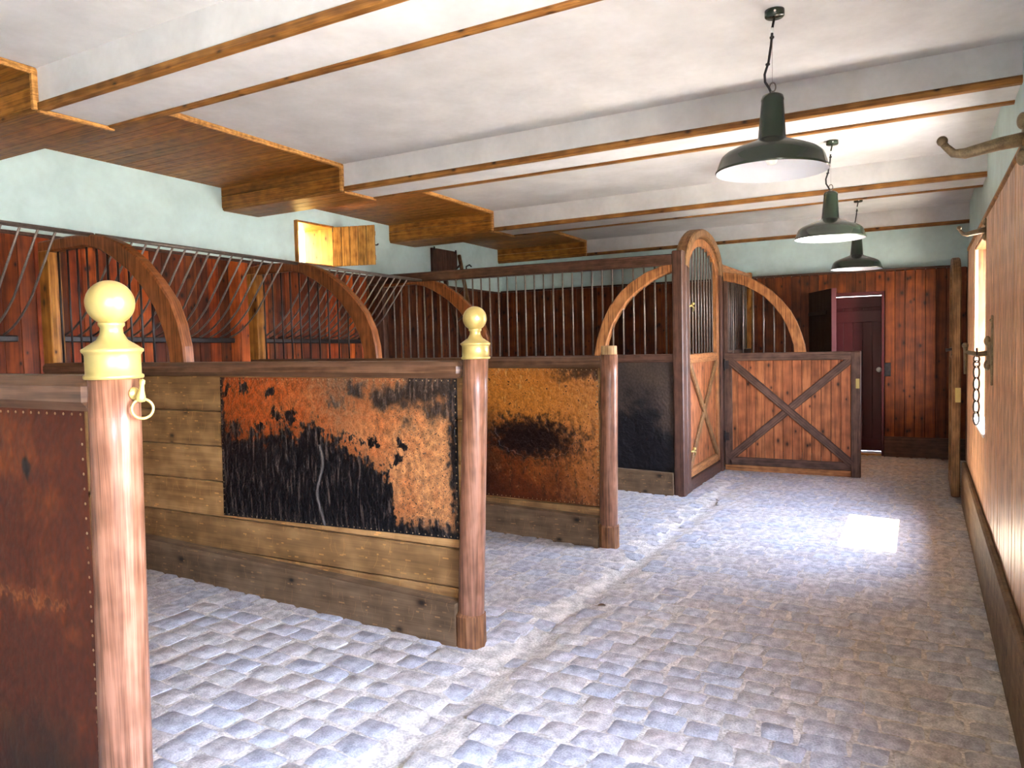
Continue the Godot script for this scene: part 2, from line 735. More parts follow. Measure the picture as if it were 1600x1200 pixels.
# upright boards along x or z; holes: [from, to, low, high] left open
func planks(parent, along_x, from, to, face, inward, w, low, top: Callable, tone, holes = [], called = "plank"):
	var p = from
	while p < to - 0.01:
		var e = minf(p + w, to)
		var mid = (p + e) / 2
		var runs = [[low, top.call(mid)]]
		for h in holes:
			if mid > h[0] and mid < h[1]:
				runs = []
				if h[2] > low + 0.02:
					runs.append([low, h[2]])
				if top.call(mid) > h[3] + 0.02:
					runs.append([h[3], top.call(mid)])
		var mat = pick(tone)
		var off = rng.randf_range(-0.0015, 0.0015)
		for q in runs:
			var hgt = q[1] - q[0]
			var at = Vector3(mid, q[0] + hgt / 2, face + inward * (off - 0.011)) if along_x else Vector3(face + inward * (off - 0.011), q[0] + hgt / 2, mid)
			var m = box(e - p - 0.003, 1.0, 0.022, 0.004) if along_x else box(0.022, 1.0, e - p - 0.003, 0.004)
			part(called, m, mat, parent, at, Vector3.ZERO, Vector3(1, hgt, 1))
		p = e

func build_walls():
	# left wall: plaster above, boards below
	var wl = structure("wall_left")
	for q in [[Vector3(-6.75, -0.1, -11.5), Vector3(-6.33, 3.7, -6.92)], [Vector3(-6.75, -0.1, -6.31), Vector3(-6.33, 3.7, 3.0)], [Vector3(-6.75, -0.1, -6.92), Vector3(-6.33, 2.60, -6.31)], [Vector3(-6.75, 3.10, -6.92), Vector3(-6.33, 3.7, -6.31)]]:
		span("plaster", q[0], q[1], M.mint, wl, 0)
	var ltop = func(z): return 2.625 + 0.0125 * z
	planks(wl, false, -11.0, -7.5, -6.29, 1.0, 0.128, 0.0, ltop, M.aged)
	planks(wl, false, -7.5, 0.4, -6.29, 1.0, 0.128, 0.0, ltop, M.stained)
	part("panel_cap", box(11.4, 0.03, 0.05), M.dark_flat, wl, Vector3(-6.305, 2.56, -5.3), Vector3(0, 90, -0.72))
	# far wall
	var wf = structure("wall_far")
	for q in [[Vector3(-6.8, -0.1, -11.55), Vector3(-1.37, 3.7, -11.12)], [Vector3(-0.45, -0.1, -11.55), Vector3(0.85, 3.7, -11.12)], [Vector3(-1.37, 2.2, -11.55), Vector3(-0.45, 3.7, -11.12)]]:
		span("plaster", q[0], q[1], M.mint, wf, 0)
	var ftop = func(x): return 2.458 - 0.006 * x
	planks(wf, true, -6.29, 0.48, -11.0, 1.0, 0.117, 0.0, ftop, M.aged, [[-1.37, -0.45, -1.0, 2.2]])
	for q in [[-6.29, -1.37, 0.0, 2.46], [-0.45, 0.5, 0.0, 2.45], [-1.37, -0.45, 2.2, 2.46]]:
		span("batten_backing", Vector3(q[0], q[2], -11.12), Vector3(q[1], q[3], -11.022), M.shadow, wf, 0)
	part("panel_cap", box(6.7, 0.025, 0.05), M.dark_flat, wf, Vector3(-2.94, 2.49, -11.01), Vector3(0, 0, -0.34))
	var bf = structure("baseboard_far")
	span("board", Vector3(-0.45, -0.01, -11.0), Vector3(0.5, 0.265, -10.965), M.dark_flat, bf)
	span("board", Vector3(-6.29, 0.0, -11.0), Vector3(-1.4, 0.265, -10.965), M.dark_flat, bf)
	# right wall
	var wr = structure("wall_right")
	var wins = [[-7.15, -5.9], [-2.25, -1.0], [0.15, 1.4], [-10.35, -9.75]]
	var edges = [-11.55, -10.35, -9.75, -7.15, -5.9, -2.25, -1.0, 0.15, 1.4, 3.0]
	for i in 9:
		if i % 2 == 0:
			span("plaster", Vector3(0.505, -0.1, edges[i]), Vector3(0.76, 3.7, edges[i + 1]), M.mint, wr, 0)
		else:
			span("plaster", Vector3(0.505, -0.1, edges[i]), Vector3(0.76, 0.90, edges[i + 1]), M.mint, wr, 0)
			span("plaster", Vector3(0.505, 2.30, edges[i]), Vector3(0.76, 3.7, edges[i + 1]), M.mint, wr, 0)
	var rtop = func(_z): return 2.375
	var holes = [[-7.15, -5.9, 0.90, 2.30], [-2.25, -1.0, 0.90, 2.30], [0.15, 1.4, 0.90, 2.30]]
	planks(wr, false, -8.09, 2.6, 0.365, -1.0, 0.125, 0.0, rtop, M.fresh, holes)
	planks(wr, false, -11.0, -8.09, 0.48, -1.0, 0.12, 0.0, rtop, M.aged, [[-10.35, -9.75, 0.90, 2.30]])
	for q in [[-8.09, -7.15, 0.0, 2.36], [-5.9, -2.25, 0.0, 2.36], [-1.0, 0.15, 0.0, 2.36], [1.4, 2.6, 0.0, 2.36], [0.15, 1.4, 0.0, 0.9], [0.15, 1.4, 2.3, 2.36], [-7.15, -5.9, 0.0, 0.9], [-7.15, -5.9, 2.3, 2.36], [-2.25, -1.0, 0.0, 0.9], [-2.25, -1.0, 2.3, 2.36]]:
		span("batten_backing", Vector3(0.39, q[2], q[0]), Vector3(0.505, q[3], q[1]), M.shadow, wr, 0)
	span("end_board", Vector3(0.36, 0.0, -8.12), Vector3(0.505, 2.38, -8.09), M.dark, wr)
	part("panel_cap", box(10.7, 0.035, 0.06, 0.01), M.trim, wr, Vector3(0.385, 2.385, -2.745), Vector3(0, 90, 0))
	span("panel_ledge", Vector3(0.37, 2.36, -8.09), Vector3(0.505, 2.375, 2.6), M.trim, wr)
	var br = structure("baseboard_right")
	part("board", box(10.7, 0.42, 0.04, 0.012), M.kick, br, Vector3(0.345, 0.195, -2.745), Vector3(0, 90, 0))
	for i in 4:
		var wn = structure("window_%d" % (i + 1))
		var a = wins[i][0]
		var b = wins[i][1]
		var xi = 0.367 if i < 3 else 0.482
		span("far_lining", Vector3(xi, 0.90, a), Vector3(0.76, 2.30, a + 0.02), M.lining, wn)
		span("near_lining", Vector3(xi, 0.90, b - 0.02), Vector3(0.76, 2.30, b), M.lining, wn)
		span("head_lining", Vector3(xi, 2.28, a), Vector3(0.76, 2.30, b), M.lining, wn)
		span("sill", Vector3(xi - 0.012, 0.895, a), Vector3(0.80, 0.92, b), M.plaster, wn)
	# high window in the left wall, its shutter open
	var wh = structure("window_5")
	span("sill", Vector3(-6.75, 2.60, -6.92), Vector3(-6.30, 2.625, -6.31), M.edge, wh)
	span("head", Vector3(-6.75, 3.075, -6.92), Vector3(-6.28, 3.10, -6.31), M.wallpost, wh)
	span("jamb", Vector3(-6.75, 2.60, -6.92), Vector3(-6.285, 3.10, -6.895), M.wallpost, wh)
	span("jamb", Vector3(-6.75, 2.60, -6.335), Vector3(-6.285, 3.10, -6.31), M.wallpost, wh)
	# rear wall behind the camera
	var wb = structure("wall_rear")
	span("plaster", Vector3(-6.8, -0.1, 2.6), Vector3(0.8, 3.7, 3.0), M.mint, wb, 0)
	# the far doorway and its dark red door
	var d = structure("door_1")
	span("jamb", Vector3(-1.37, 0, -11.5), Vector3(-1.33, 2.2, -10.985), M.red, d)
	span("jamb", Vector3(-0.48, 0, -11.5), Vector3(-0.45, 2.2, -10.985), M.red, d)
	span("head", Vector3(-1.37, 2.16, -11.5), Vector3(-0.45, 2.2, -10.985), M.red, d)
	span("threshold", Vector3(-1.33, -0.02, -11.5), Vector3(-0.48, 0.024, -11.0), M.edge, d)
	for i in 7:
		var x0 = -1.33 + i * 0.1215
		span("door_plank", Vector3(x0, 0.03, -11.29), Vector3(x0 + 0.119, 2.0, -11.265), M.red, d)
	span("top_rail", Vector3(-1.33, 1.80, -11.265), Vector3(-0.48, 1.96, -11.25), M.red, d)
	span("bottom_rail", Vector3(-1.33, 0.03, -11.265), Vector3(-0.48, 0.2, -11.25), M.red, d)
	span("transom_board", Vector3(-1.33, 2.0, -11.29), Vector3(-0.48, 2.153, -11.26), M.red, d)
	span("door_back", Vector3(-1.34, 0.03, -11.32), Vector3(-0.47, 2.153, -11.29), M.red, d)
	part("door_knob", sphere(0.035), M.glass, d, Vector3(-0.52, 1.15, -11.19))
	part("knob_stem", tube([Vector3(-0.52, 1.15, -11.27), Vector3(-0.52, 1.15, -11.2)], 0.012), M.blackiron, d)
	span("lock_plate", Vector3(-0.445, 1.07, -11.0), Vector3(-0.37, 1.25, -10.985), M.blackiron, d)
	span("pull_slot", Vector3(-0.74, 1.20, -11.265), Vector3(-0.725, 1.42, -11.25), M.blackiron, d)

func build_ceiling():
	var ce = structure("ceiling")
	part("plaster", box(7.4, 0.12, 14.6, 0), M.plaster, ce, Vector3(-2.95, hc(-4.25) + 0.06, -4.25), Vector3(-0.67, 0, 0))
	span("roof_deck", Vector3(-7.2, 3.62, -11.9), Vector3(1.2, 3.8, 3.3), M.shadow, ce, 0)
	var beams = [[0.1, -0.38], [-2.62, -3.10], [-5.33, -5.79], [-8.07, -8.63], [-11.0, -11.13]]
	var xl = -4.72
	for b in beams:
		var yb = hb(b[0])
		var ze = b[1]
		span("beam", Vector3(-6.33, yb + 0.005, ze), Vector3(0.51, hc(b[0]) + 0.05, b[0]), M.plaster, ce, 0)
		span("beam_trim", Vector3(-6.33, yb - 0.010, b[0] - 0.045), Vector3(0.51, yb + 0.035, b[0] + 0.012), M.trim, ce, 0.005)
		if ze > -11:
			span("beam_trim", Vector3(-6.33, yb - 0.010, ze - 0.012), Vector3(0.51, yb + 0.03, ze + 0.045), M.trim, ce, 0.005)
	# boarded strip along the left wall that follows the beams
	for i in beams.size():
		var b = beams[i]
		var y0 = hb(b[0])
		# face of the beam
		var fh = hc(b[0]) - y0
		for k in 2:
			span("cladding_board", Vector3(-6.33, y0 + 0.012 + fh * 0.5 * k, b[0]), Vector3(xl, y0 + 0.009 + fh * 0.5 * (k + 1), b[0] + 0.02), pick(M.clad), ce, 0.003)
		span("edge_moulding", Vector3(xl, y0 - 0.01, b[0]), Vector3(xl + 0.03, hc(b[0]) - 0.01, b[0] + 0.035), M.edge, ce)
		if b[1] < -11:
			continue
		# underside of the beam
		var wz = b[0] - b[1]
		for k in 3:
			span("cladding_board", Vector3(-6.33, y0 - 0.015, b[0] - wz * (k + 1) / 3 + 0.002), Vector3(xl, y0 + 0.004, b[0] - wz * k / 3), pick(M.clad), ce, 0.003)
		span("edge_moulding", Vector3(xl, y0 - 0.022, b[1]), Vector3(xl + 0.03, y0 + 0.002, b[0]), M.edge, ce)
		# far face
		span("cladding_board", Vector3(-6.33, y0 + 0.01, b[1] - 0.02), Vector3(xl, hc(b[1]), b[1]), pick(M.clad), ce, 0.003)
		# the bay behind it
		var zn = beams[i + 1][0]
		var n = 16
		var step = (b[1] - zn) / n
		for k in n:
			var zc = b[1] - step * (k + 0.5)
			part("cladding_board", box(1.61, 0.02, step - 0.003, 0.003), pick(M.clad), ce, Vector3((xl - 6.33) / 2, hc(zc) - 0.012, zc), Vector3(-0.67, 0, 0))
		part("edge_moulding", box(0.035, 0.04, b[1] - zn, 0.008), M.edge, ce, Vector3(xl + 0.012, hc((b[1] + zn) / 2) - 0.018, (b[1] + zn) / 2), Vector3(-0.67, 0, 0))

func build_outside():
	var g = structure("ground_outside")
	span("gravel", Vector3(-40, -0.4, -40), Vector3(40, -0.31, 40), plain("pale gravel", Color(0.86, 0.81, 0.72), 0.9, 0, "stone", 1.0), g, 0)
	var pr = structure("roof_porch")
	part("deck", box(2.2, 0.08, 3.4, 0), M.fresh[0], pr, Vector3(1.85, 2.75, -9.7), Vector3(0, 0, -8))
	for z in [-11.2, -8.2]:
		span("porch_post", Vector3(2.75, -0.31, z - 0.06), Vector3(2.87, 2.62, z + 0.06), M.fresh[0], pr)
	var n = structure("wall_neighbour")
	span("plaster", Vector3(-10.2, -0.35, -16), Vector3(-9.6, 5.5, 4), plain("yellow plaster", Color(0.84, 0.72, 0.42), 0.9, 0, "plaster", 0.5), n, 0)

# ---------------------------------------------------------------- stalls
const ARC_OUT := [[-6.03, 2.495], [-5.7, 2.505], [-5.43, 2.50], [-5.2, 2.465], [-5.0, 2.394], [-4.784, 2.258], [-4.624, 2.115], [-4.483, 1.959], [-4.407, 1.80], [-4.369, 1.646], [-4.36, 1.52]]
const ARC_IN := [[-6.03, 2.40], [-5.7, 2.41], [-5.434, 2.41], [-5.27, 2.375], [-5.12, 2.305], [-4.93, 2.19], [-4.79, 2.07], [-4.665, 1.92], [-4.585, 1.77], [-4.535, 1.62], [-4.525, 1.52]]

func line3(a, dx, dy, z) -> Array:
	var out = []
	for p in a:
		out.append(Vector3(p[0] + dx, p[1] + dy, z))
	return out

func height_on(line: Array, x) -> float:
	for i in line.size() - 1:
		var a = line[i]
		var b = line[i + 1]
		if (a.x - x) * (b.x - x) <= 0 and absf(a.x - b.x) > 1e-6:
			return lerpf(a.y, b.y, (x - a.x) / (b.x - a.x))
	return -1.0

func kick_shape(x0, x1, top0, top1) -> PackedVector2Array:
	var p := PackedVector2Array()
	p.append(Vector2(x0, floor_height(x0) - 0.015))
	p.append(Vector2(x1, floor_height(x1) - 0.015))
	p.append(Vector2(x1, top1))
	p.append(Vector2(x0, top0))
	return p

# zf: front face of the boards; everything in world axes, the root at the floor under the outer end
func partition(called, label, zf, xr, rail, dx, dy, hide, hide_mat, seed_, boards, kick_top) -> Node3D:
	var t = thing(called, label, "stall partition", Vector3.ZERO, Vector3.ZERO, "stall partitions")
	var zc = zf - 0.03
	var xl = -6.03 + dx
	part("top_rail", box(xr - xl, rail[0] - rail[1], 0.15, 0.028), M.rail, t, Vector3((xl + xr) / 2, (rail[0] + rail[1]) / 2 + 0.012, zc), Vector3(0, 0, -0.4))
	for i in boards.size() - 1:
		span("board", Vector3(xl, boards[i + 1] + 0.006, zf - 0.06), Vector3(xr, boards[i], zf), M.board[i % 4], t, 0.007)
	part("kickboard", prism(kick_shape(xl + 0.05, xr - 0.05, kick_top + (xr - xl) * 0.03, kick_top), 0.092), M.kick, t, Vector3(0, 0, zf + 0.044))
	part("kickboard", prism(kick_shape(xl + 0.05, xr - 0.05, kick_top + (xr - xl) * 0.03, kick_top), 0.07), M.kick, t, Vector3(0, 0, zf - 0.095))
	var h = []
	for p in hide:
		h.append(Vector3(p[0], p[1], zf))
	part("leather_cover", sheet(h[0], h[1], h[2], h[3], 0.012, seed_), hide_mat, t)
	var pts = []
	var inset = 0.012
	var c = [h[0] + Vector3(inset, -inset, 0), h[1] + Vector3(-inset, -inset, 0), h[2] + Vector3(-inset, inset, 0), h[3] + Vector3(inset, inset, 0)]
	for i in 4:
		stud_line(pts, c[i] + Vector3(0, 0, 0.008), c[(i + 1) % 4] + Vector3(0, 0, 0.008), 0.042)
	part("stud_row", studs(pts, 0.0048), M.stud, t).set_meta("kind", "stuff")
	var outer = line3(ARC_OUT, dx, dy, zc)
	var inner = line3(ARC_IN, dx, dy, zc)
	part("arched_brace", arch(outer, inner, Vector3(0, 0, 1), 0.085), M.arch, t)
	part("wall_post", box(0.14, 2.42 + dy, 0.1, 0.008), M.wallpost, t, Vector3(xl + 0.07, 1.21 + dy / 2, zc))
	var x = xl + 0.19
	while x < -4.62 + dx:
		var y1 = height_on(inner, x)
		if y1 > 1.6:
			part("bar", rod(y1 + 0.02 - rail[0] + 0.03, 0.008, 8), M.blackiron, t, Vector3(x, rail[0] - 0.03, zc))
		x += 0.123
	return t

func stall_post(label, at: Vector3, lean, y_top, brass) -> Node3D:
	var t = thing("stall_post", label, "post", at, Vector3.ZERO, "round posts at the ends of the stall partitions")
	var r = 0.067
	var sh = Node3D.new()
	var h = y_top
	var pts = []
	for i in 9:
		pts.append(Vector3(lean * h * i / 8.0, h * i / 8.0, 0))
	part("shaft", tube(pts, [0.071, 0.0705, 0.070, 0.069, 0.068, 0.0675, 0.067, 0.067, 0.066], 32), M.post, t)
	sh.free()
	var st = start()
	var n = 10
	for k in n:
		var a = TAU * k / n
		var b = TAU * (k + 1) / n
		var q = [Vector3(cos(a), 0, -sin(a)), Vector3(cos(b), 0, -sin(b))]
		quad(st, q[0] * 0.086 + Vector3(0, -0.03, 0), q[1] * 0.086 + Vector3(0, -0.03, 0), q[1] * 0.086 + Vector3(0, 0.165, 0), q[0] * 0.086 + Vector3(0, 0.165, 0))
		quad(st, q[0] * 0.086 + Vector3(0, 0.165, 0), q[1] * 0.086 + Vector3(0, 0.165, 0), q[1] * 0.066 + Vector3(0, 0.185, 0), q[0] * 0.066 + Vector3(0, 0.185, 0))
	part("foot", done(st), M.foot, t)
	var top = Vector3(lean * h, h, 0)
	if brass:
		part("collar", lathe([Vector2(0, 0), Vector2(0.074, 0), Vector2(0.077, 0.004), Vector2(0.077, 0.010), Vector2(0.071, 0.014), Vector2(0.071, 0.066), Vector2(0.074, 0.072), Vector2(0.079, 0.076), Vector2(0.079, 0.083), Vector2(0.070, 0.088), Vector2(0, 0.089)], 40), M.brass, t, top + Vector3(0, -0.012, 0))
		part("finial_neck", lathe([Vector2(0.072, 0.0), Vector2(0.058, 0.010), Vector2(0.040, 0.022), Vector2(0.030, 0.040), Vector2(0.028, 0.056), Vector2(0.034, 0.062), Vector2(0.034, 0.070), Vector2(0.0, 0.072)], 32), M.brass, t, top + Vector3(0, 0.075, 0))
		part("finial_ball", sphere(0.063, 24), M.brass, t, top + Vector3(0, 0.200, 0))
	else:
		part("cap", lathe([Vector2(0, 0), Vector2(0.062, 0), Vector2(0.062, 0.062), Vector2(0.058, 0.068), Vector2(0, 0.069)], 28), M.cap, t, top)
	return t

func hay_rack(label, z0, z1) -> Node3D:
	var t = thing("hay_rack", label, "hay rack", Vector3.ZERO, Vector3.ZERO, "iron hay racks along the left wall")
	var ty = func(z): return 2.547 + 0.0170 * z
	var by = func(z): return 1.815 + 0.0125 * z
	var st = start()
	part("top_bar", tube([Vector3(-5.38, ty.call(z0), z0), Vector3(-5.38, ty.call(z1), z1)], 0.017, 8), M.iron, t)
	part("bottom_bar", box(0.05, 0.05, absf(z1 - z0) - 0.3, 0.008), M.blackiron, t, Vector3(-6.19, by.call((z0 + z1) / 2) - 0.03, (z0 + z1) / 2), Vector3(-0.7, 0, 0))
	for z in [z0 - 0.16, z1 + 0.16]:
		part("wall_hook", tube([Vector3(-6.29, by.call(z) - 0.03, z), Vector3(-6.2, by.call(z) - 0.03, z)], 0.012), M.blackiron, t)
	var n = int((absf(z1 - z0) - 0.34) / 0.119)
	for i in n + 1:
		var z = z0 - 0.17 - i * 0.119
		if z < z1 + 0.08:
			break
		var a = Vector3(-5.38, ty.call(z) - 0.01, z)
		var e = Vector3(-6.18, by.call(z), z - 0.02)
		var k = Vector3(-5.82, by.call(z) + 0.09, z - 0.02)
		var pts = [a]
		for j in 7:
			var u = 0.45 + 0.55 * j / 6.0
			pts.append(a * (1 - u) * (1 - u) + k * 2 * u * (1 - u) + e * u * u)
		part("rod", tube(pts, 0.0085, 8), M.iron, t)
	return t

func near_curve(u, v, pts) -> float:   # signed distance below a drawn line v(u)
	for i in pts.size() - 1:
		if u <= pts[i + 1][0]:
			var t = (u - pts[i][0]) / (pts[i + 1][0] - pts[i][0])
			return v - lerpf(pts[i][1], pts[i + 1][1], t)
	return v - pts[pts.size() - 1][1]

func build_stalls():
	var orange = Color(0.62, 0.31, 0.13)
	# the black and orange cover of the second partition
	var look2 = func(u, v, a, b, c, d):
		var tan_ = Color(0.50, 0.225, 0.09).lerp(Color(0.60, 0.40, 0.24), clampf(u * 1.5 - 0.35 + a * 0.4, 0, 1))
		tan_ = tan_.lerp(Color(0.38, 0.28, 0.20), clampf(0.9 - absf(u - 0.55) * 5 - v * 1.8 + b * 0.8, 0, 0.85))
		tan_ = tan_ * (1.0 + 0.35 * b + 0.25 * c)
		var e = near_curve(u, v, [[0.0, 0.36], [0.10, 0.39], [0.22, 0.40], [0.32, 0.36], [0.45, 0.33], [0.56, 0.44], [0.66, 0.52], [0.74, 0.60], [0.78, 0.95], [1.0, 1.05]])
		var black = smoothstep(-0.05, 0.05, e + a * 0.12 + b * 0.15 + c * 0.06)
		black = maxf(black, smoothstep(0.0, 0.22, 0.20 - absf(v - 0.10) + (u - 0.80) * 0.42 + a * 0.25 + b * 0.12) * (0.85 if u > 0.5 else 0.0))
		black = maxf(black, smoothstep(0.955, 0.985, u + b * 0.03 - maxf(0.0, v - 0.6) * 0.06))
		black = maxf(black, smoothstep(0.025, 0.0, u + b * 0.02 - 0.004))
		black = maxf(black, smoothstep(0.88, 0.96, v + b * 0.08 + a * 0.05))
		for s in [[0.12, 0.07, 0.045], [0.04, 0.09, 0.03], [0.25, 0.10, 0.035], [0.275, 0.25, 0.04], [0.34, 0.27, 0.05], [0.20, 0.34, 0.035], [0.07, 0.35, 0.04], [0.60, 0.40, 0.025], [0.69, 0.42, 0.03], [0.80, 0.42, 0.03], [0.79, 0.50, 0.025], [0.77, 0.55, 0.02]]:
			var far = Vector2((u - s[0]) * 1.9, v - s[1]).length()
			black = maxf(black, smoothstep(s[2] * 1.25, s[2] * 0.6, far + b * 0.05 + c * 0.02))
		black = maxf(black, clampf((c - 0.28) * 5, 0, 1) * clampf(u * 3 - 1.6, 0, 0.8))
		var ink = Color(0.050, 0.042, 0.046).lerp(Color(0.20, 0.17, 0.16), clampf(0.35 - v * 0.8 + b * 0.5, 0, 0.9))
		ink = ink.lerp(Color(0.34, 0.28, 0.24), clampf((d - 0.18) * 2.4 + c * 0.7, 0, 0.75))
		var crack = smoothstep(0.010, 0.0, absf(u - 0.465 - 0.012 * sin(v * 14)) + (0.02 if v < 0.45 else 0.0))
		var col = tan_.lerp(ink, clampf(black, 0, 1)).lerp(Color(0.5, 0.46, 0.42), crack * 0.7)
		var ridge = absf(b) * 0.5 * black + 0.18 * c * black
		return [col, 0.5 + 0.25 * b + ridge - 0.12 * c + crack * 0.25 + d * 0.22 * black]
	var h2 = hide_material("black and tan leather", 900, 440, 41, look2, 0.34, 5.0)
	var look3 = func(u, v, a, b, c, d):
		var col = Color(0.60, 0.36, 0.13).lerp(Color(0.40, 0.17, 0.06), clampf((v - 0.33 + a * 0.15) * 2.6, 0, 1) * clampf(1.4 - u, 0, 1))
		col = col.lerp(Color(0.27, 0.105, 0.045), smoothstep(0.62, 0.95, v + b * 0.2 + a * 0.2) * 0.8)
		col = col.lerp(Color(0.62, 0.40, 0.22), clampf((u - 0.75) * 2.5 + b * 0.5, 0, 0.7))
		var far = Vector2((u - 0.66) * 1.5, (v - 0.53) * 2.2).length()
		var dark = smoothstep(0.52, 0.16, far + b * 0.18 + c * 0.08)
		dark = maxf(dark, smoothstep(0.22, 0.42, v + a * 0.2) * smoothstep(0.62, 0.42, u + a * 0.15) * 0.55)
		dark = maxf(dark, clampf((b + c - 0.66) * 4, 0, 0.9))
		dark = maxf(dark, clampf((d + c * 0.6 - 0.25) * 2, 0, 0.5) * smoothstep(0.25, 0.5, v))
		col = col.lerp(Color(0.85, 0.62, 0.40), clampf((d - b - 0.62) * 3, 0, 0.4))
		dark = maxf(dark, smoothstep(0.12, 0.02, v + b * 0.1) * smoothstep(0.72, 0.9, u + c * 0.1) * 0.7)
		var fold = smoothstep(0.012, 0.0, absf(Vector2((u - 0.70) * 1.35, (v - 0.50) * 1.5).length() - 0.27 + b * 0.03)) * smoothstep(0.40, 0.52, v)
		col = (col * (1 + 0.2 * c + 0.15 * b)).lerp(Color(0.10, 0.05, 0.04), clampf(dark, 0, 1))
		return [col, 0.5 + 0.30 * b + 0.10 * c + fold * 0.4 - dark * 0.1 + d * 0.08]
	var h3 = hide_material("ochre and brown leather", 512, 400, 61, look3, 0.32, 5.5)
	var look1 = func(u, v, a, b, c, d):
		var col = Color(0.26, 0.105, 0.04).lerp(Color(0.38, 0.18, 0.07), clampf(a * 1.2 + b * 0.8, 0, 1))
		col = col.lerp(Color(0.10, 0.075, 0.05), clampf((v - 0.58) * 2.4 + a * 0.5 - absf(u - 0.86) * 2.0, 0, 0.9))
		var ragged = smoothstep(0.010, 0.0, absf(v - 0.42 - 0.02 * b - 0.03 * c)) * smoothstep(0.97, 0.93, u)
		var far = Vector2((u - 0.862) * 2.2, v - 0.13).length()
		col = col.lerp(Color(0.09, 0.06, 0.05), smoothstep(0.03, 0.012, far + c * 0.008))
		return [(col * (1 + 0.25 * c)).lerp(Color(0.58, 0.36, 0.18), ragged * 0.45), 0.5 + 0.2 * b + 0.1 * c]
	var h1 = hide_material("dark red leather", 512, 320, 71, look1, 0.62, 2.0)
	partition("stall_partition", "nearest stall partition, dark red-brown leather, cut off by the left edge, joined to the post with the ring", -1.245, -2.0, [1.545, 1.445], 0.03, 0.03, [[-4.3, 1.445], [-2.085, 1.445], [-2.085, 0.05], [-4.3, 0.12]], h1, 3, [1.46, 1.2, 0.9, 0.6, 0.3, 0.02], 0.10)
	partition("stall_partition", "stall partition of scuffed tan boards with a torn black and orange leather cover", -3.31, -2.125, [1.525, 1.433], 0.0, 0.0, [[-4.03, 1.437], [-2.175, 1.43], [-2.185, 0.556], [-4.05, 0.521]], h2, 5, [1.45, 1.207, 0.973, 0.737, 0.499, 0.28, 0.02], 0.228)
	partition("stall_partition", "third stall partition, glossy ochre leather with a dark worn oval, ending at the plain-capped post", -5.39, -2.165, [1.495, 1.408], -0.05, -0.025, [[-4.1, 1.415], [-2.225, 1.405], [-2.225, 0.31], [-4.1, 0.33]], h3, 7, [1.43, 1.1, 0.75, 0.42, 0.30, 0.02], 0.235)
	var p1 = stall_post("nearest round post, dull brass ball on top and a brass ring at its side", Vector3(-2.035, 0, -1.27), 0.033, 1.545, true)
	# ring held by a bracket on the side towards the aisle
	var rb = Node3D.new()
	rb.name = "ring_bracket"
	p1.add_child(rb)
	rb.position = Vector3(0.065 + 0.033 * 1.49, 1.492, -0.014)
	rb.rotation_degrees = Vector3(0, 102, 0)
	part("rosette", lathe([Vector2(0, 0), Vector2(0.018, 0), Vector2(0.018, 0.004), Vector2(0.010, 0.010), Vector2(0, 0.011)], 20), M.brass, rb, Vector3(0, 0, 0), Vector3(90, 0, 0))
	part("arm", lathe([Vector2(0, -0.022), Vector2(0.012, -0.018), Vector2(0.013, -0.008), Vector2(0.008, 0.012), Vector2(0.006, 0.026), Vector2(0.008, 0.032), Vector2(0.008, 0.040), Vector2(0, 0.045)], 18), M.brass, rb, Vector3(0, -0.004, 0.026), Vector3(6, 0, -4))
	var ring = []
	for k in 28:
		ring.append(Vector3(cos(TAU * k / 28) * 0.027, sin(TAU * k / 28) * 0.027, 0))
	part("ring", tube(ring, 0.0042, 8, true), M.brass, rb, Vector3(0, -0.043, 0.028), Vector3(0, -42, 0))
	stall_post("round post with a dull brass ball, between the torn black leather and the ochre leather", Vector3(-2.13, 0, -3.30), 0.052, 1.545, true)
	stall_post("round post with a plain pale wooden cap, in front of the tall loose box", Vector3(-2.16, 0, -5.39), 0.02, 1.51, false)
	hay_rack("iron hay rack rods at the left edge, above the nearest leather partition", -1.35, -3.34)
	hay_rack("iron hay rack with slanting rods above the tan-boarded partition, before the second arch", -3.36, -5.42)
	hay_rack("farthest iron hay rack, ending against the barred loose box", -5.44, -7.44)

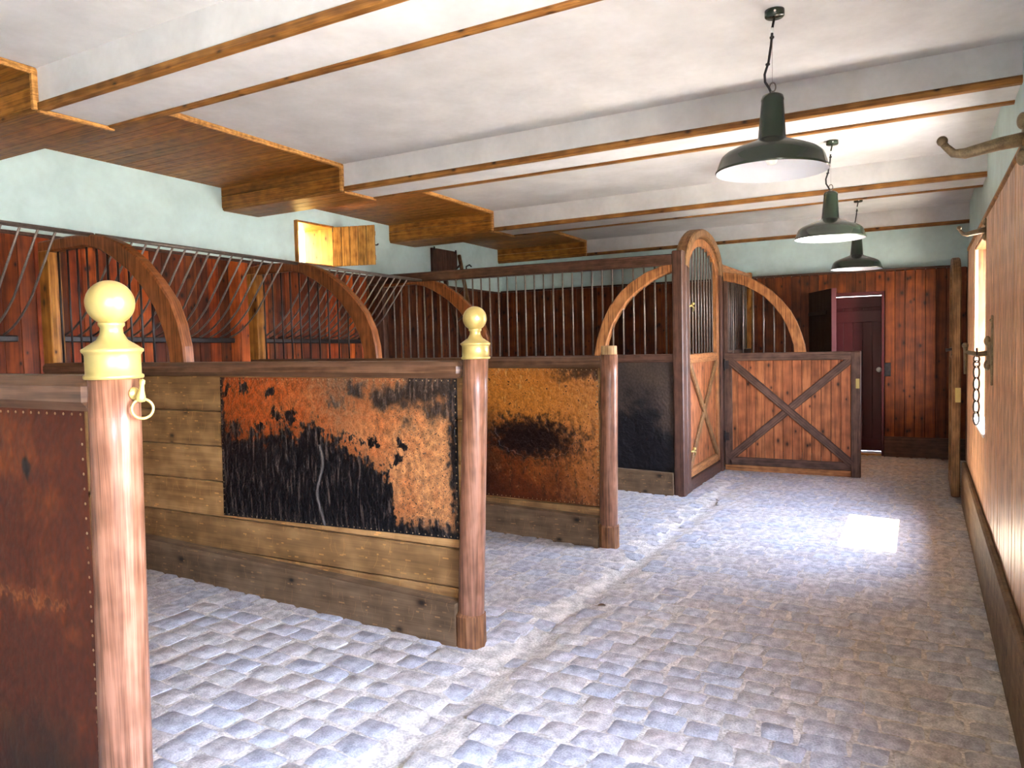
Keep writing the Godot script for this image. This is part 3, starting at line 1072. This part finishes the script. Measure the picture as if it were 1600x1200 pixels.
# ---------------------------------------------------------------- the loose box
func build_box():
	var look = func(u, v, a, b, c, d):
		var col = Color(0.25, 0.20, 0.165).lerp(Color(0.19, 0.155, 0.14), clampf(a + 0.5, 0, 1))
		var dark = smoothstep(0.30, 0.55, v + a * 0.15 + b * 0.10 - maxf(0.0, u - 0.85) * 1.5)
		col = (col * (1 + 0.2 * c)).lerp(Color(0.075, 0.07, 0.075), dark)
		return [col, 0.5 + 0.35 * b * dark + 0.12 * c]
	var hm = hide_material("blackened leather", 400, 320, 81, look, 0.42, 4.0)
	var t = thing("box_side_wall", "tall barred side wall of the loose box, blackened leather below and curved braces above", "stable wall")
	var z = -7.5
	span("corner_post", Vector3(-2.245, -0.02, z - 0.06), Vector3(-2.135, 2.525, z + 0.06), M.dark, t, 0.01)
	part("top_rail", box(4.0, 0.115, 0.11, 0.012), M.dark_flat, t, Vector3(-4.24, 2.455, z), Vector3(0, 0, -0.5))
	span("middle_rail", Vector3(-6.1, 1.385, z - 0.05), Vector3(-2.24, 1.471, z + 0.05), M.dark_flat, t, 0.01)
	for i in 5:
		span("board", Vector3(-6.1, 0.06 + i * 0.265, z - 0.02), Vector3(-2.24, 0.322 + i * 0.265, z + 0.03), M.board[i % 4], t)
	part("leather_cover", sheet(Vector3(-4.2, 1.39, z + 0.03), Vector3(-2.25, 1.39, z + 0.03), Vector3(-2.25, 0.235, z + 0.03), Vector3(-4.2, 0.25, z + 0.03), 0.012, 9, 0.014), hm, t)
	part("kickboard", prism(kick_shape(-6.0, -2.25, 0.35, 0.238), 0.06), M.kick, t, Vector3(0, 0, z + 0.062))
	var ro = line3([[-3.125, 1.465], [-3.09, 1.644], [-3.02, 1.84], [-2.93, 2.0], [-2.82, 2.13], [-2.71, 2.223], [-2.53, 2.325], [-2.38, 2.375], [-2.24, 2.41]], 0, 0, z)
	var ri = line3([[-3.0, 1.465], [-2.965, 1.62], [-2.90, 1.79], [-2.82, 1.92], [-2.73, 2.035], [-2.63, 2.125], [-2.47, 2.23], [-2.35, 2.28], [-2.24, 2.31]], 0, 0, z)
	part("arched_brace", arch(ro, ri, Vector3(0, 0, 1), 0.09), M.door_oak, t)
	var lo = line3(ARC_OUT, -0.08, -0.03, z)
	var li = line3(ARC_IN, -0.08, -0.03, z)
	part("arched_brace", arch(lo, li, Vector3(0, 0, 1), 0.085), M.arch, t)
	span("wall_post", Vector3(-6.12, 0, z - 0.05), Vector3(-5.99, 2.5, z + 0.05), M.dark, t)
	for i in 31:
		var x = -2.325 - i * 0.1175
		if x > -5.95:
			part("bar", rod(2.42 - 1.45, 0.0095, 8), M.iron, t, Vector3(x, 1.45, z))
	# front of the box with its arched door
	var f = thing("arched_door_frame", "tall arched frame round the closed stable door at the aisle corner of the loose box", "door frame")
	var cz = -8.38
	var curve = func(hw, spring, rise, n):
		var out = []
		for i in n + 1:
			var a = PI * i / n
			out.append(Vector3(-2.19, spring + rise * sin(a), cz + hw * cos(a)))
		return out
	part("arched_head", arch(curve.call(0.80, 2.38, 0.46, 20), curve.call(0.70, 2.36, 0.39, 20), Vector3(1, 0, 0), 0.13, 0.014), M.weathered, f)
	span("near_jamb", Vector3(-2.25, 0.0, -7.685), Vector3(-2.13, 2.39, -7.575), M.dark, f, 0.01)
	span("far_jamb", Vector3(-2.25, -0.02, -9.20), Vector3(-2.13, 2.39, -9.075), M.dark, f, 0.01)
	span("sill_board", Vector3(-2.24, -0.02, -9.07), Vector3(-2.15, 0.12, -7.69), M.dark_flat, f, 0.008)
	var d = thing("arched_stable_door", "closed arched stable door with close iron bars above a boarded X-braced panel", "door")
	part("arched_top", arch(curve.call(0.69, 2.35, 0.39, 20), curve.call(0.60, 2.33, 0.32, 20), Vector3(1, 0, 0), 0.06, 0.01), M.door_oak, d)
	span("stile", Vector3(-2.22, 0.14, -7.785), Vector3(-2.16, 2.36, -7.69), M.door_oak, d, 0.008)
	span("stile", Vector3(-2.22, 0.14, -9.07), Vector3(-2.16, 2.36, -8.975), M.door_oak, d, 0.008)
	span("middle_rail", Vector3(-2.22, 1.36, -8.975), Vector3(-2.16, 1.46, -7.785), M.door_oak_flat, d, 0.008)
	span("bottom_rail", Vector3(-2.22, 0.135, -8.975), Vector3(-2.16, 0.235, -7.785), M.door_oak_flat, d, 0.008)
	for i in 10:
		var z0 = -8.975 + i * 0.119
		span("door_board", Vector3(-2.205, 0.23, z0), Vector3(-2.185, 1.365, z0 + 0.116), pick(M.gate_board), d, 0.004)
	var mid = Vector3(-2.172, 0.80, -8.38)
	var ln = Vector2(1.19, 1.13).length()
	var ang = rad_to_deg(atan2(1.13, 1.19))
	part("brace", box(0.028, 0.075, ln, 0.006), M.weathered, d, mid, Vector3(ang, 0, 0))
	part("brace", box(0.028, 0.075, ln, 0.006), M.weathered, d, mid + Vector3(0.004, 0, 0), Vector3(-ang, 0, 0))
	var inn = curve.call(0.62, 2.34, 0.34, 40)
	for i in 9:
		var zb = -7.785 - (i + 0.8) * 0.1225
		var top = 2.33 + 0.33 * sqrt(maxf(0.0, 1 - pow((zb - cz) / 0.61, 2)))
		part("bar", rod(top - 1.44, 0.0095, 8), M.iron, d, Vector3(-2.19, 1.44, zb))
	for y in [1.96, 0.43]:
		var lt = Node3D.new()
		lt.name = "latch"
		d.add_child(lt, true)
		lt.position = Vector3(-2.155, y, -7.72)
		part("latch_plate", box(0.012, 0.09, 0.05, 0.003), M.brass, lt)
		part("latch_lever", tube([Vector3(0.005, 0, 0.05), Vector3(0.04, 0.01, 0.02), Vector3(0.045, -0.01, -0.05), Vector3(0.03, -0.04, -0.09)], 0.011, 8), M.brass, lt)
		part("latch_knob", sphere(0.018), M.brass, lt, Vector3(0.045, 0.03, -0.02))
	span("strike_plate", Vector3(-2.16, 1.16, -7.72), Vector3(-2.152, 1.28, -7.695), M.brass, d, 0.002)
	# barred front beyond the gate
	var w = thing("barred_front", "iron-barred stall front beyond the open gate, ending at a pale post by the far wall", "stable wall")
	part("top_rail", box(1.75, 0.1, 0.09, 0.01), M.door_oak_flat, w, Vector3(-2.19, 2.48, -10.09), Vector3(0, 90, 0))
	part("middle_rail", box(1.75, 0.09, 0.09, 0.01), M.dark_flat, w, Vector3(-2.19, 1.43, -10.09), Vector3(0, 90, 0))
	span("end_post", Vector3(-2.24, 0, -10.995), Vector3(-2.14, 2.55, -10.9), M.wallpost, w)
	for i in 14:
		span("board", Vector3(-2.2, 0.0, -10.9 + i * 0.121), Vector3(-2.18, 1.39, -10.9 + i * 0.121 + 0.118), M.dark, w)
	for i in 14:
		part("bar", rod(0.98, 0.0095, 8), M.iron, w, Vector3(-2.19, 1.46, -9.28 - i * 0.117))

func build_gate():
	var t = thing("stable_gate", "wide X-braced gate with a quarter arch of bars on top, standing open across the aisle", "gate")
	var z = -9.2
	var x0 = -2.125
	var x1 = -0.61
	span("stile", Vector3(x0, 0.07, z - 0.03), Vector3(x0 + 0.09, 1.445, z + 0.03), M.gate_frame, t, 0.006)
	span("stile", Vector3(x1 - 0.10, 0.0, z - 0.035), Vector3(x1, 1.43, z + 0.035), M.gate_frame, t, 0.006)
	span("top_rail", Vector3(x0, 1.345, z - 0.032), Vector3(x1, 1.44, z + 0.032), M.gate_frame_flat, t, 0.006)
	span("bottom_rail", Vector3(x0 + 0.05, 0.075, z - 0.03), Vector3(x1 - 0.09, 0.17, z + 0.03), M.gate_frame_flat, t, 0.006)
	span("threshold_board", Vector3(x0, 0.0, z - 0.02), Vector3(x1 - 0.10, 0.075, z + 0.012), M.door_oak_flat, t, 0.004)
	var n = 13
	var w = (x1 - 0.10 - x0 - 0.05) / n
	for i in n:
		var a = x0 + 0.05 + i * w
		span("gate_board", Vector3(a, 0.16, z - 0.02), Vector3(a + w - 0.004, 1.355, z + 0.004), pick(M.gate_board), t, 0.004)
	var wx = x1 - 0.10 - x0 - 0.08
	var hy = 1.345 - 0.17
	var ln = Vector2(wx + 0.05, hy + 0.03).length()
	var ang = rad_to_deg(atan2(hy, wx))
	var mid = Vector3(x0 + 0.09 + wx / 2 - 0.02, 0.757, z + 0.016)
	var brace = wood("gate frame", Color(0.36, 0.26, 0.21), false, 0.55, false, false)
	part("brace", box(ln, 0.088, 0.03, 0.006), brace, t, mid, Vector3(0, 0, ang))
	part("brace", box(ln, 0.088, 0.03, 0.006), brace, t, mid + Vector3(0, 0, 0.004), Vector3(0, 0, -ang))
	var o = line3([[-2.125, 2.425], [-1.98, 2.40], [-1.83, 2.352], [-1.70, 2.275], [-1.574, 2.181], [-1.46, 2.06], [-1.36, 1.93], [-1.29, 1.80], [-1.241, 1.664], [-1.20, 1.53], [-1.19, 1.44]], 0, 0, z)
	var q = line3([[-2.125, 2.315], [-2.0, 2.29], [-1.87, 2.245], [-1.75, 2.175], [-1.645, 2.10], [-1.545, 1.99], [-1.46, 1.875], [-1.40, 1.76], [-1.36, 1.645], [-1.325, 1.53], [-1.32, 1.44]], 0, 0, z)
	part("arched_brace", arch(o, q, Vector3(0, 0, 1), 0.06, 0.008), M.door_oak, t)
	span("arch_post", Vector3(x0, 1.44, z - 0.03), Vector3(x0 + 0.045, 2.32, z + 0.03), M.gate_frame, t)
	for i in 6:
		var x = -2.02 + i * 0.119
		part("bar", rod(height_on(q, x) + 0.02 - 1.43, 0.0085, 8), M.iron, t, Vector3(x, 1.43, z))
	for y in [1.30, 0.42]:
		var h = Node3D.new()
		h.name = "hinge"
		t.add_child(h, true)
		h.position = Vector3(x0 + 0.005, y, z + 0.04)
		part("hinge_barrel", rod(0.14, 0.012, 10), M.blackiron, h, Vector3(0, -0.07, 0))
		part("hinge_leaf", box(0.05, 0.1, 0.006, 0.002), M.blackiron, h, Vector3(0.025, 0, -0.006))
	span("latch_plate", Vector3(x1 - 0.05, 1.02, z + 0.034), Vector3(x1 - 0.012, 1.13, z + 0.04), M.brass, t, 0.002)

# ---------------------------------------------------------------- fittings on the walls
func torus_ring(r, r2, stretch, n = 16) -> ArrayMesh:
	var p = []
	for k in n:
		p.append(Vector3(cos(TAU * k / n) * r, sin(TAU * k / n) * r * stretch, 0))
	return tube(p, r2, 6, true)

func build_wall_things():
	# door leaf standing open along the right wall
	var t = thing("open_door_leaf", "arched door leaf standing open by the right wall, edge on, with brass lock plate", "door")
	var cz = -8.735
	var xa = 0.283
	var o = []
	var q = []
	for i in 25:
		var a = PI * i / 24
		o.append(Vector3(xa, 2.03 + 0.34 * sin(a), cz + 0.485 * cos(a)))
		q.append(Vector3(xa, 2.03 + 0.24 * sin(a), cz + 0.38 * cos(a)))
	part("arched_top", arch(o, q, Vector3(1, 0, 0), 0.075, 0.01), M.weathered, t)
	span("stile", Vector3(xa - 0.037, 0.03, -8.36), Vector3(xa + 0.037, 2.04, -8.25), M.weathered, t, 0.01)
	span("stile", Vector3(xa - 0.037, 0.03, -9.22), Vector3(xa + 0.037, 2.04, -9.11), M.weathered, t, 0.01)
	span("bottom_rail", Vector3(xa - 0.035, 0.03, -9.11), Vector3(xa + 0.035, 0.16, -8.36), M.weathered, t, 0.006)
	span("middle_rail", Vector3(xa - 0.035, 1.36, -9.11), Vector3(xa + 0.035, 1.47, -8.36), M.weathered, t, 0.006)
	for i in 6:
		span("door_board", Vector3(xa - 0.015, 0.15, -9.11 + i * 0.125), Vector3(xa + 0.015, 1.37, -9.11 + i * 0.125 + 0.122), pick(M.stained), t)
	for i in 5:
		part("bar", rod(2.2 - 1.46, 0.009), M.iron, t, Vector3(xa, 1.46, -9.0 + i * 0.13))
	span("lock_plate", Vector3(xa - 0.01, 0.95, -8.25), Vector3(xa + 0.037, 1.09, -8.244), M.brass, t, 0.002)
	part("latch", tube([Vector3(xa - 0.09, 1.45, -8.30), Vector3(xa - 0.03, 1.46, -8.29), Vector3(xa - 0.03, 1.40, -8.29)], 0.016), M.blackiron, t)
	part("pivot_foot", rod(0.06, 0.03), M.blackiron, t, Vector3(xa, -0.01, -9.16))
	# far leaf of the dark red doorway
	var dl = thing("door_leaf", "dark leaf swung open in front of the far doorway, its narrow red edge towards us", "door")
	var a0 = Vector3(-1.36, 0.02, -10.97)
	var b0 = Vector3(-0.985, 0.02, -10.12)
	var dirv = (b0 - a0)
	dl.position = a0
	dl.rotation_degrees = Vector3(0, rad_to_deg(atan2(-dirv.z, dirv.x)), 0)
	var lw = dirv.length()
	for i in 7:
		span("door_board", Vector3(lw * i / 7 + 0.001, 0, -0.025), Vector3(lw * (i + 1) / 7 - 0.001, 2.2, 0.02), M.shadow, dl)
	span("edge_strip", Vector3(lw, 0, -0.03), Vector3(lw + 0.015, 2.2, 0.03), M.red, dl)
	span("hinge_strap", Vector3(0, 1.88, 0.02), Vector3(lw * 0.8, 1.93, 0.028), M.blackiron, dl)
	span("hinge_strap", Vector3(0, 0.3, 0.02), Vector3(lw * 0.8, 0.35, 0.028), M.blackiron, dl)
	# open shutter at the high window
	var s = thing("window_shutter", "pale boarded shutter swung open beside the small sunlit high window", "shutter", Vector3(-6.285, 2.61, -6.9), Vector3(0, 17, 0))
	for i in 5:
		span("shutter_board", Vector3(0.01 + i * 0.108, 0.0, -0.012), Vector3(0.01 + i * 0.108 + 0.101, 0.475, 0.012), M.olive[i], s)
	span("shutter_batten", Vector3(0.02, 0.06, -0.034), Vector3(0.54, 0.12, -0.012), M.edge, s)
	span("shutter_batten", Vector3(0.02, 0.35, -0.034), Vector3(0.54, 0.41, -0.012), M.edge, s)
	part("turn_button", tube([Vector3(0.55, 0.235, 0), Vector3(0.575, 0.235, 0), Vector3(0.585, 0.25, 0)], 0.009), M.blackiron, s)
	part("hinge_pin", rod(0.06, 0.008), M.blackiron, s, Vector3(0.0, 0.42, 0.0))
	# closed dark shutter farther along
	var c = thing("window_shutter", "small closed dark brown shutter high on the left wall, behind the box's top rail", "shutter")
	for i in 5:
		span("shutter_board", Vector3(-6.33, 2.62, -9.66 + i * 0.132), Vector3(-6.29, 3.06, -9.66 + i * 0.132 + 0.13), M.dark, c)
	for z in [-9.62, -9.05]:
		part("hinge_pin", rod(0.05, 0.012), M.blackiron, c, Vector3(-6.285, 3.03, z))
		part("hinge_pin", rod(0.05, 0.012), M.blackiron, c, Vector3(-6.285, 2.63, z))
	var hk = thing("wall_hook", "small iron hook curling up beside the closed dark shutter", "hook")
	part("shank", tube([Vector3(-6.33, 2.72, -9.85), Vector3(-6.27, 2.72, -9.85), Vector3(-6.25, 2.78, -9.85), Vector3(-6.26, 2.85, -9.87), Vector3(-6.24, 2.88, -9.93), Vector3(-6.22, 2.85, -9.96)], 0.012), M.blackiron, hk)
	# leaning ladder in the box
	var la = thing("leaning_ladder", "dark wooden ladder leaning on the left wall, seen through the loose box bars", "ladder")
	var foot = [Vector3(-5.07, 0.13, -8.64), Vector3(-5.06, 0.13, -8.42)]
	var head = [Vector3(-6.25, 3.0, -9.66), Vector3(-6.25, 2.72, -9.2)]
	for k in 2:
		part("side_rail", tube([foot[k], head[k]], 0.03, 6), M.weathered if k == 0 else M.dark, la)
	for i in 8:
		var u = (i + 0.6) / 8.0
		part("rung", tube([foot[0].lerp(head[0], u), foot[1].lerp(head[1], u)], 0.016, 6), M.dark, la)
	# brackets on the right wall
	bracket("long bronze harness arm with a knobbed upturned end, at the right edge", Vector3(0.37, 2.405, -3.77), 0.30, 1.15, 8.0)
	bracket("smaller harness arm on a dumbbell-shaped back plate, above the sunlit window opening", Vector3(0.37, 2.29, -5.86), 0.16, 0.8, 4.0)
	var b = thing("bridle_bracket", "bronze cross-shaped bracket with a short T end, on the boards beside the window opening", "bracket", Vector3(0.365, 1.48, -5.46))
	part("back_plate", prism(PackedVector2Array([Vector2(-0.03, -0.07), Vector2(0.03, -0.07), Vector2(0.018, 0), Vector2(0.03, 0.07), Vector2(-0.03, 0.07), Vector2(-0.018, 0)]), 0.016), M.pewter, b, Vector3(-0.008, 0, 0), Vector3(0, 90, 0))
	for y in [-0.075, 0.075]:
		part("boss", sphere(0.032), M.pewter, b, Vector3(-0.014, y, 0), Vector3.ZERO, Vector3(0.6, 1, 1))
	part("arm", tube([Vector3(-0.01, 0, 0), Vector3(-0.06, -0.006, 0), Vector3(-0.13, 0.008, 0)], [0.018, 0.016, 0.014], 10), M.pewter, b)
	part("end_bar", tube([Vector3(-0.13, -0.13, 0), Vector3(-0.13, 0.02, 0), Vector3(-0.132, 0.045, 0)], [0.009, 0.012, 0.014], 10), M.pewter, b)
	part("end_knob", sphere(0.018), M.pewter, b, Vector3(-0.132, 0.05, 0))
	var ch = thing("hanging_chain", "dark iron chain of long links hanging from the bracket across the window opening", "chain", Vector3(0.295, 1.48, -5.46))
	part("chain_loop", torus_ring(0.028, 0.005, 1.0), M.blackiron, ch, Vector3(0, 0.005, 0), Vector3(0, 90, 0))
	var yy = -0.02
	for i in 7:
		var half = 0.022 if i < 2 else 0.042
		yy -= half - 0.006
		part("chain_link", torus_ring(0.017, 0.005, half / 0.017, 14), M.blackiron, ch, Vector3(0, yy, 0.0), Vector3(0, -30 if i % 2 == 0 else 20, 0))
		yy -= half - 0.006
	var st = thing("wall_strip", "thin upright metal strip on the boards behind the bridle bracket", "strip", Vector3(0.36, 1.30, -5.25))
	part("strip", box(0.012, 0.42, 0.02, 0.003), M.pewter, st, Vector3(0, 0.2, 0))
	part("screw_head", sphere(0.008), M.pewter, st, Vector3(-0.006, 0.38, 0))
	var lf = thing("dry_leaf", "small curled brown leaf lying on the gutter beyond the brass-ball post", "leaf", Vector3(-1.70, 0.004, -4.11), Vector3(0, 30, 0))
	var ls = start(false)
	for k in 6:
		var x0 = -0.03 + k * 0.01
		var w0 = 0.016 * sin(PI * k / 6.0)
		var w1 = 0.016 * sin(PI * (k + 1) / 6.0)
		for sd in [-1.0, 1.0]:
			var corners = [Vector3(x0, 0.002, 0), Vector3(x0 + 0.01, 0.002, 0), Vector3(x0 + 0.01, 0.002 + w1 * 0.6, sd * w1), Vector3(x0, 0.002 + w0 * 0.6, sd * w0)]
			if sd > 0:
				corners.reverse()
			quad(ls, corners[0], corners[1], corners[2], corners[3])
	part("blade", done(ls), plain("dead leaf", Color(0.36, 0.24, 0.13), 0.8), lf)
	part("stalk", tube([Vector3(-0.045, 0.006, 0), Vector3(-0.03, 0.003, 0), Vector3(0.02, 0.003, 0)], 0.0015, 5), plain("dead leaf", Color.WHITE), lf)

func bracket(label, at: Vector3, reach, size, tip):
	var b = thing("harness_bracket", label, "bracket", at, Vector3.ZERO, "harness brackets on the right wall")
	part("back_plate", box(0.014, 0.11 * size, 0.035 * size, 0.004), M.pewter, b, Vector3(-0.007, 0, 0))
	for y in [-0.065, 0.065]:
		part("boss", sphere(0.03 * size), M.pewter, b, Vector3(-0.012, y * size, 0), Vector3.ZERO, Vector3(0.6, 1, 1))
	part("arm", tube([Vector3(0, 0, 0), Vector3(-reach * 0.3, -0.008, 0), Vector3(-reach * 0.72, -0.026 * size, 0), Vector3(-reach * 0.86, -0.02 * size, 0), Vector3(-reach * 0.95, 0.006 * size, 0), Vector3(-reach, 0.025 * size, 0)], [0.026 * size, 0.024 * size, 0.02 * size, 0.016 * size, 0.013 * size, 0.013 * size], 12), M.pewter, b)
	part("end_knob", sphere(0.019 * size), M.pewter, b, Vector3(-reach, 0.03 * size, 0))

# ---------------------------------------------------------------- lamps
func build_lamps():
	var t = thing("pendant_lamp", "nearest and largest green enamel pendant lamp, white inside", "lamp", Vector3(-0.69, hc(-4.18), -4.18), Vector3(0, 0, 0), "green enamel pendant lamps")
	part("ceiling_rose", lathe([Vector2(0.0, -0.035), Vector2(0.045, -0.035), Vector2(0.05, -0.03), Vector2(0.05, 0.0), Vector2(0, 0.0)], 28), M.enamel, t)
	part("rose_screw", sphere(0.006, 8), M.glass, t, Vector3(0.01, -0.02, 0.05))
	part("cord", tube([Vector3(0, -0.03, 0), Vector3(-0.01, -0.08, 0), Vector3(-0.018, -0.17, 0), Vector3(-0.032, -0.26, 0), Vector3(-0.052, -0.32, 0), Vector3(-0.050, -0.36, 0), Vector3(-0.030, -0.395, 0), Vector3(-0.02, -0.42, 0)], 0.0065, 10), M.cord, t)
	for p in [Vector3(-0.014, -0.14, 0), Vector3(-0.036, -0.275, 0)]:
		part("cord_tie", lathe([Vector2(0.0, 0), Vector2(0.012, 0), Vector2(0.012, 0.008), Vector2(0, 0.008)], 10), M.cord, t, p)
	part("cord_clip", box(0.016, 0.03, 0.016, 0.004), M.glass, t, Vector3(-0.012, -0.10, 0))
	part("suspension_wire", tube([Vector3(-0.012, -0.10, 0.004), Vector3(-0.012, -0.385, 0.004)], 0.001, 5), M.iron, t)
	part("hook", torus_ring(0.016, 0.004, 1.5), M.iron, t, Vector3(-0.012, -0.395, 0))
	part("socket", lathe([Vector2(0, -0.435), Vector2(0.018, -0.435), Vector2(0.018, -0.43), Vector2(0.011, -0.428), Vector2(0.011, -0.415), Vector2(0, -0.413)], 16), M.iron, t, Vector3(-0.012, 0, 0))
	var sh = Node3D.new()
	sh.name = "shade"
	t.add_child(sh)
	sh.position = Vector3(-0.012, -0.428, 0)
	sh.rotation_degrees = Vector3(0, 0, -1.2)
	part("neck", lathe([Vector2(0.074, -0.238), Vector2(0.071, -0.228), Vector2(0.0565, -0.04), Vector2(0.058, -0.036), Vector2(0.058, -0.028), Vector2(0.053, -0.012), Vector2(0.035, -0.002), Vector2(0, 0)], 36), M.enamel, sh)
	part("reflector", lathe([Vector2(0.285, -0.408), Vector2(0.289, -0.404), Vector2(0.289, -0.398), Vector2(0.284, -0.394), Vector2(0.268, -0.345), Vector2(0.258, -0.325), Vector2(0.235, -0.305), Vector2(0.19, -0.284), Vector2(0.14, -0.265), Vector2(0.095, -0.248), Vector2(0.078, -0.240), Vector2(0.074, -0.236)], 48), M.enamel, sh)
	part("inner_reflector", lathe([Vector2(0.070, -0.245), Vector2(0.076, -0.247), Vector2(0.093, -0.254), Vector2(0.138, -0.271), Vector2(0.188, -0.290), Vector2(0.232, -0.311), Vector2(0.254, -0.330), Vector2(0.264, -0.349), Vector2(0.281, -0.398), Vector2(0.285, -0.408)].map(func(p): return p), 48), M.white_enamel, sh)
	part("bulb", lathe([Vector2(0, -0.375), Vector2(0.022, -0.368), Vector2(0.034, -0.345), Vector2(0.034, -0.325), Vector2(0.022, -0.295), Vector2(0.016, -0.245), Vector2(0, -0.24)], 24), M.glass, sh)
	var spots = [[-7.02, "middle green enamel pendant lamp of the row of three"], [-9.95, "farthest and smallest green enamel pendant lamp, before the far wall"]]
	for s in spots:
		var c = t.duplicate()
		c.name = top_name("pendant_lamp")
		add_child(c)
		c.position = Vector3(-0.69, hc(s[0]), s[0])
		c.rotation_degrees = Vector3(0, 0, 0)
		c.set_meta("label", s[1])
